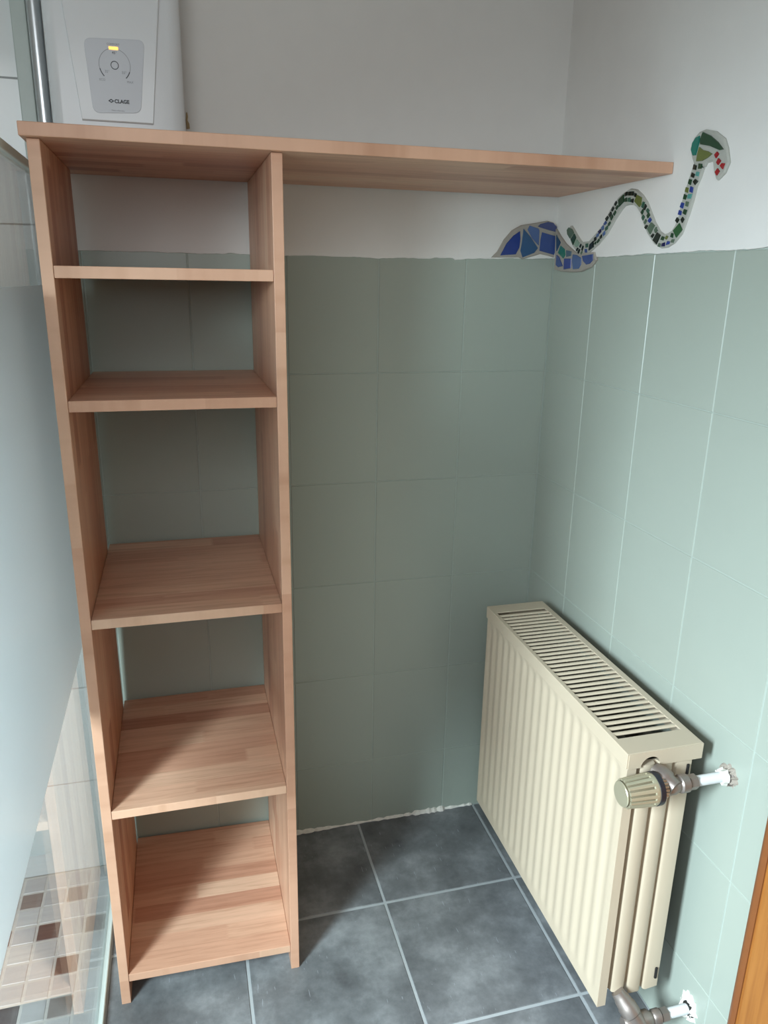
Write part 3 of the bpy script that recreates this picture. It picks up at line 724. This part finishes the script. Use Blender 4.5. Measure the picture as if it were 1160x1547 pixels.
SNAKE_SHARDS = [
  ('grey_green', [(-0.0641, 1.5211), (-0.071, 1.526), (-0.0871, 1.5216), (-0.096, 1.5142), (-0.081, 1.5026), (-0.0677, 1.5121)]),
  ('dark_green', [(-0.0852, 1.5007), (-0.0982, 1.5123), (-0.1074, 1.5032), (-0.0969, 1.4888)]),
  ('pale_green', [(-0.1024, 1.4895), (-0.1118, 1.4996), (-0.1242, 1.4921), (-0.12, 1.4854), (-0.1109, 1.484)]),
  ('black_green', [(-0.1257, 1.4843), (-0.1301, 1.4902), (-0.1341, 1.4883), (-0.1298, 1.4816)]),
  ('black_green', [(-0.136, 1.478), (-0.1398, 1.4864), (-0.1438, 1.4846), (-0.1394, 1.4753)]),
  ('black_green', [(-0.1122, 1.477), (-0.1178, 1.4829), (-0.1218, 1.4815), (-0.1163, 1.4751)]),
  ('black_green', [(-0.1205, 1.4724), (-0.1254, 1.48), (-0.1298, 1.4782), (-0.1247, 1.4696)]),
  ('grey_green', [(-0.1336, 1.4711), (-0.1372, 1.4753), (-0.141, 1.4744), (-0.1372, 1.4676)]),
  ('teal_green', [(-0.1518, 1.4894), (-0.1606, 1.4899), (-0.162, 1.4822), (-0.1534, 1.4812)]),
  ('blue', [(-0.1502, 1.4792), (-0.1581, 1.4786), (-0.1595, 1.4713), (-0.1523, 1.4715)]),
  ('black_green', [(-0.1681, 1.4871), (-0.1824, 1.494), (-0.1848, 1.4814), (-0.1668, 1.4753)]),
  ('black_green', [(-0.1847, 1.4997), (-0.1928, 1.5019), (-0.1925, 1.4944), (-0.1861, 1.4922)]),
  ('dark_green', [(-0.1866, 1.4864), (-0.1902, 1.4921), (-0.1938, 1.4911), (-0.1924, 1.4862)]),
  ('light_blue', [(-0.1937, 1.5059), (-0.2006, 1.508), (-0.2005, 1.502), (-0.1932, 1.4994)]),
  ('dark_green', [(-0.1964, 1.4918), (-0.2044, 1.4972), (-0.2062, 1.493), (-0.1987, 1.4884)]),
  ('navy', [(-0.1978, 1.5106), (-0.2069, 1.5151), (-0.2095, 1.51), (-0.2036, 1.5063)]),
  ('black_green', [(-0.2064, 1.5004), (-0.2128, 1.505), (-0.2141, 1.4984), (-0.2082, 1.4962)]),
  ('light_blue', [(-0.2096, 1.5182), (-0.2165, 1.5218), (-0.2195, 1.5144), (-0.2124, 1.5123)]),
  ('light_blue', [(-0.2168, 1.5064), (-0.2241, 1.5109), (-0.2254, 1.5044), (-0.2194, 1.5014)]),
  ('blue', [(-0.2166, 1.5242), (-0.2237, 1.5294), (-0.2278, 1.5251), (-0.2204, 1.5216)]),
  ('teal_green', [(-0.2246, 1.5165), (-0.2334, 1.5208), (-0.2332, 1.5136), (-0.2257, 1.5108)]),
  ('black_green', [(-0.2213, 1.5336), (-0.2284, 1.5387), (-0.2329, 1.5352), (-0.2271, 1.5287)]),
  ('dark_green', [(-0.233, 1.5232), (-0.2401, 1.5276), (-0.2423, 1.5243), (-0.237, 1.519)]),
  ('black_green', [(-0.2327, 1.5407), (-0.2397, 1.5458), (-0.2431, 1.5413), (-0.2368, 1.536)]),
  ('dark_green', [(-0.2396, 1.5347), (-0.2455, 1.5401), (-0.2495, 1.5356), (-0.2436, 1.5289)]),
  ('black_green', [(-0.2408, 1.548), (-0.2457, 1.5547), (-0.2511, 1.5512), (-0.2444, 1.5454)]),
  ('dark_green', [(-0.2492, 1.5404), (-0.256, 1.5466), (-0.2589, 1.5428), (-0.2539, 1.5369)]),
  ('black_green', [(-0.2497, 1.5583), (-0.2553, 1.564), (-0.2594, 1.5606), (-0.2544, 1.5548)]),
  ('dark_green', [(-0.2558, 1.5508), (-0.2616, 1.5558), (-0.266, 1.5531), (-0.2595, 1.5474)]),
  ('dark_green', [(-0.2631, 1.5649), (-0.28, 1.5733), (-0.2836, 1.5601), (-0.2677, 1.5522)]),
  ('black_green', [(-0.2841, 1.5752), (-0.291, 1.5772), (-0.291, 1.57), (-0.2847, 1.5691)]),
  ('black_green', [(-0.2941, 1.5765), (-0.3022, 1.5765), (-0.3022, 1.569), (-0.2946, 1.5697)]),
  ('black_green', [(-0.3051, 1.5762), (-0.3143, 1.5756), (-0.3136, 1.5679), (-0.3052, 1.5687)]),
  ('black_green', [(-0.3177, 1.5727), (-0.3246, 1.5706), (-0.3232, 1.5641), (-0.3177, 1.5658)]),
  ('dark_green', [(-0.2852, 1.5652), (-0.2916, 1.5669), (-0.2931, 1.5593), (-0.2873, 1.559)]),
  ('teal_green', [(-0.2962, 1.5658), (-0.3043, 1.5658), (-0.306, 1.5574), (-0.2967, 1.5589)]),
  ('black_green', [(-0.3084, 1.5624), (-0.316, 1.563), (-0.3156, 1.5551), (-0.3081, 1.5572)]),
  ('olive', [(-0.3271, 1.5682), (-0.343, 1.5623), (-0.3431, 1.5506), (-0.3385, 1.5461), (-0.3199, 1.5577)]),
  ('teal_green', [(-0.3452, 1.5459), (-0.3486, 1.555), (-0.3542, 1.5533), (-0.3496, 1.5432)]),
  ('black_green', [(-0.3523, 1.5415), (-0.3568, 1.5504), (-0.362, 1.5461), (-0.3568, 1.5391)]),
  ('dark_green', [(-0.3451, 1.5365), (-0.3507, 1.542), (-0.3536, 1.5379), (-0.3504, 1.5322)]),
  ('teal_green', [(-0.3621, 1.5384), (-0.3657, 1.542), (-0.371, 1.5369), (-0.3675, 1.5333)]),
  ('teal_green', [(-0.35, 1.5267), (-0.3533, 1.532), (-0.3594, 1.5277), (-0.3545, 1.522)]),
  ('dark_green', [(-0.3654, 1.5296), (-0.3709, 1.5349), (-0.3753, 1.5297), (-0.3698, 1.5246)]),
  ('royal_blue', [(-0.3708, 1.5199), (-0.3762, 1.5257), (-0.3821, 1.5215), (-0.3772, 1.5164)]),
  ('grey_green', [(-0.359, 1.5183), (-0.3637, 1.5239), (-0.3673, 1.5201), (-0.3626, 1.5149)]),
  ('black_green', [(-0.3623, 1.5094), (-0.3672, 1.5139), (-0.3726, 1.5124), (-0.3673, 1.506)]),
  ('grey_green', [(-0.3715, 1.5066), (-0.3822, 1.5171), (-0.394, 1.5112), (-0.3827, 1.4966)]),
  ('grey_green', [(-0.394, 1.503), (-0.3988, 1.5084), (-0.4043, 1.5017), (-0.3988, 1.4977)]),
  ('black_green', [(-0.3856, 1.4934), (-0.3912, 1.4977), (-0.3958, 1.4957), (-0.3906, 1.49)]),
  ('black_green', [(-0.3934, 1.486), (-0.404, 1.499), (-0.4155, 1.4938), (-0.4061, 1.4785)]),
  ('dark_green', [(-0.4172, 1.4858), (-0.4205, 1.492), (-0.427, 1.4902), (-0.4248, 1.4842)]),
  ('olive', [(-0.4295, 1.4875), (-0.4338, 1.4923), (-0.4382, 1.4901), (-0.434, 1.4851)]),
  ('grey_green', [(-0.411, 1.4745), (-0.4133, 1.4806), (-0.4185, 1.4793), (-0.4171, 1.4732)]),
  ('navy', [(-0.422, 1.4741), (-0.423, 1.4797), (-0.4303, 1.481), (-0.4309, 1.4742)]),
  ('royal_blue', [(-0.435, 1.4762), (-0.4384, 1.4831), (-0.4446, 1.482), (-0.4435, 1.4774)]),
  ('dark_green', [(-0.445, 1.4891), (-0.4474, 1.496), (-0.4524, 1.4944), (-0.4519, 1.4873)]),
  ('grey_green', [(-0.4474, 1.48), (-0.451, 1.4854), (-0.457, 1.4851), (-0.4556, 1.4792)]),
  ('leaf_green', [(-0.4511, 1.4992), (-0.4661, 1.5105), (-0.4762, 1.4994), (-0.4621, 1.4874)]),
  ('black_green', [(-0.4537, 1.5153), (-0.4576, 1.5205), (-0.4644, 1.5161), (-0.4597, 1.511)]),
  ('black_green', [(-0.4687, 1.5158), (-0.4728, 1.5202), (-0.4781, 1.5159), (-0.4737, 1.5101)]),
  ('royal_blue', [(-0.4593, 1.5245), (-0.4615, 1.532), (-0.4678, 1.5294), (-0.4672, 1.5228)]),
  ('dark_green', [(-0.4721, 1.5258), (-0.4751, 1.5324), (-0.4825, 1.53), (-0.4797, 1.5226)]),
  ('royal_blue', [(-0.4625, 1.5359), (-0.4652, 1.5439), (-0.4722, 1.5416), (-0.47, 1.5334)]),
  ('grey_green', [(-0.4766, 1.5369), (-0.4775, 1.5443), (-0.4846, 1.5427), (-0.4831, 1.5353)]),
  ('dark_green', [(-0.4685, 1.5484), (-0.47, 1.5564), (-0.4775, 1.5533), (-0.4745, 1.5468)]),
  ('turquoise', [(-0.4796, 1.5481), (-0.4812, 1.5553), (-0.4905, 1.5545), (-0.4878, 1.5471)]),
  ('olive', [(-0.471, 1.5596), (-0.4727, 1.5668), (-0.4787, 1.5649), (-0.4784, 1.5572)]),
  ('royal_blue', [(-0.4834, 1.5584), (-0.4847, 1.567), (-0.4915, 1.5643), (-0.4907, 1.556)]),
  ('dark_green', [(-0.477, 1.5717), (-0.4786, 1.5789), (-0.4857, 1.5768), (-0.4832, 1.5687)]),
  ('black_green', [(-0.4893, 1.5732), (-0.4944, 1.5771), (-0.5006, 1.5734), (-0.4958, 1.5674)]),
  ('black_green', [(-0.482, 1.5817), (-0.4838, 1.5881), (-0.4912, 1.5846), (-0.4893, 1.5791)]),
  ('turquoise', [(-0.4939, 1.5818), (-0.4956, 1.5881), (-0.5024, 1.5866), (-0.5008, 1.58)]),
  ('black_green', [(-0.485, 1.5925), (-0.4859, 1.6003), (-0.4931, 1.5975), (-0.4927, 1.5905)]),
  ('dark_green', [(-0.4988, 1.5915), (-0.4988, 1.6), (-0.5068, 1.5983), (-0.5065, 1.591)]),
  ('teal', [(-0.4739, 1.623), (-0.4751, 1.6339), (-0.483, 1.6409), (-0.4916, 1.642), (-0.4925, 1.6326), (-0.4873, 1.6136), (-0.4806, 1.6138)]),
  ('dark_green', [(-0.4944, 1.6364), (-0.4991, 1.6464), (-0.52, 1.6378), (-0.5401, 1.6255), (-0.5557, 1.6128), (-0.5472, 1.6127), (-0.5212, 1.6224), (-0.4961, 1.6287)]),
  ('olive', [(-0.4946, 1.6249), (-0.5038, 1.6195), (-0.5182, 1.6154), (-0.5294, 1.6099), (-0.5182, 1.6054), (-0.5052, 1.6026), (-0.4915, 1.6037), (-0.4917, 1.6137)]),
  ('red', [(-0.5354, 1.6078), (-0.541, 1.6116), (-0.5462, 1.6076), (-0.5403, 1.6021)]),
  ('red', [(-0.5428, 1.5955), (-0.5465, 1.6016), (-0.5529, 1.5969), (-0.5476, 1.5913)]),
  ('red', [(-0.5527, 1.5896), (-0.5568, 1.5933), (-0.5631, 1.592), (-0.56, 1.5837)]),
  ('red', [(-0.5426, 1.5816), (-0.5476, 1.5867), (-0.5532, 1.5817), (-0.5477, 1.5761)]),
]
WAVE_BED_BACK = [(-0.1564, 1.4618), (-0.1436, 1.4741), (-0.1279, 1.5006), (-0.1094, 1.5207), (-0.0878, 1.5321), (-0.0482, 1.5388), (-0.0257, 1.5433), (-0.0102, 1.5401), (0.0004, 1.5306), (0.0026, 1.4977), (0.0033, 1.4643), (-0.0167, 1.4683), (-0.0375, 1.4718), (-0.0475, 1.4687), (-0.0799, 1.4598), (-0.0902, 1.4633)]
WAVE_BED_RIGHT = [(-0.0074, 1.5269), (-0.0298, 1.5116), (-0.0619, 1.493), (-0.0871, 1.4826), (-0.1164, 1.4711), (-0.1891, 1.4718), (-0.1983, 1.4559), (-0.1782, 1.4421), (-0.1368, 1.4331), (-0.0917, 1.4323), (-0.0436, 1.4347), (-0.0155, 1.4394)]
SNAKE_LINE = [(-0.0716, 1.5225), (-0.0989, 1.4984), (-0.1283, 1.4799), (-0.1638, 1.4822), (-0.1953, 1.4976), (-0.2217, 1.5151), (-0.2425, 1.5393), (-0.2665, 1.5584), (-0.2802, 1.5649), (-0.2972, 1.5679), (-0.3149, 1.5656), (-0.3336, 1.5565), (-0.3494, 1.544), (-0.3651, 1.5241), (-0.3799, 1.5077), (-0.4032, 1.4894), (-0.421, 1.4829), (-0.4368, 1.4842), (-0.4514, 1.4895), (-0.4632, 1.5001), (-0.4706, 1.5186), (-0.4738, 1.5328), (-0.4788, 1.5496), (-0.4843, 1.5688), (-0.4907, 1.5835), (-0.496, 1.5967)]
SNAKE_HEAD_BED = [(-0.4821, 1.6012), (-0.4754, 1.6104), (-0.4671, 1.6268), (-0.4736, 1.6409), (-0.486, 1.6485), (-0.5017, 1.65), (-0.5276, 1.6432), (-0.5522, 1.6289), (-0.5616, 1.6146), (-0.5707, 1.5926), (-0.5634, 1.5778), (-0.5482, 1.5689), (-0.5402, 1.5805), (-0.5338, 1.6), (-0.5152, 1.5984), (-0.5117, 1.5934), (-0.4931, 1.5943)]
def BK(p, q, d): return (p, -d, q)
def RT(p, q, d): return (-d, p, q)
wave = thing('wave_mosaic', (-0.02, -0.02, 1.44), 'blue ceramic shard mosaic wave bent round the wall corner', 'mosaic')
gb = MB()
gb.prism([(min(p, -0.0005), q) for p, q in WAVE_BED_BACK], BK, 0.0, 0.0060, 0.002)
gb.prism([(min(p, -0.0005), q) for p, q in WAVE_BED_RIGHT], RT, 0.0, 0.0060, 0.002)
gb.build('grout_bed', M['snake_grout'], wave, label='grey-beige grout bed')
for w, c, pts in WAVE_SHARDS:
    o = MB().prism([(min(p, -0.002), q) for p, q in pts], BK if w == 'back' else RT, 0.0045, 0.0078, 0.0008).build('shard', SM[c], wave)
snake = thing('snake_mosaic', (-0.0, -0.35, 1.52), 'green ceramic mosaic snake with red tongue climbing the right wall', 'mosaic')
gb = MB()
pts = SNAKE_LINE; L = []; Rr = []; hw = 0.0140
for i, p in enumerate(pts):
    a = Vector(pts[max(i-1, 0)]); c = Vector(pts[min(i+1, len(pts)-1)]); d = (c-a).normalized(); nn = Vector((-d.y, d.x))
    w = hw*(0.75 if i == 0 else 1)*R.uniform(0.92, 1.08)
    L.append(Vector(p)+nn*w); Rr.append(Vector(p)-nn*w)
for i in range(len(pts)-1):
    pass
rows = []
for l_, r_ in zip(L, Rr):
    c_ = (l_+r_)/2
    rows.append([gb.bm.verts.new(RT(*l_, 0.0)), gb.bm.verts.new(RT(*(c_+(l_-c_)*0.85), 0.0052)), gb.bm.verts.new(RT(*(c_+(r_-c_)*0.85), 0.0052)), gb.bm.verts.new(RT(*r_, 0.0))])
for p, q in zip(rows, rows[1:]):
    for k in range(3): gb.bm.faces.new((p[k], p[k+1], q[k+1], q[k]))
gb.bm.faces.new(rows[0]); gb.bm.faces.new(rows[-1][::-1])
gb.prism(SNAKE_HEAD_BED, RT, 0.0, 0.0050, 0.003)
gb.build('grout_bed', M['snake_grout_light'], snake, label='pale grout bed')
for c, pts in SNAKE_SHARDS:
    MB().prism([(p, q) for p, q in pts], RT, 0.0040, 0.0074, 0.0004).build('tessera' if len(pts) == 4 else 'shard', SM[c], snake)
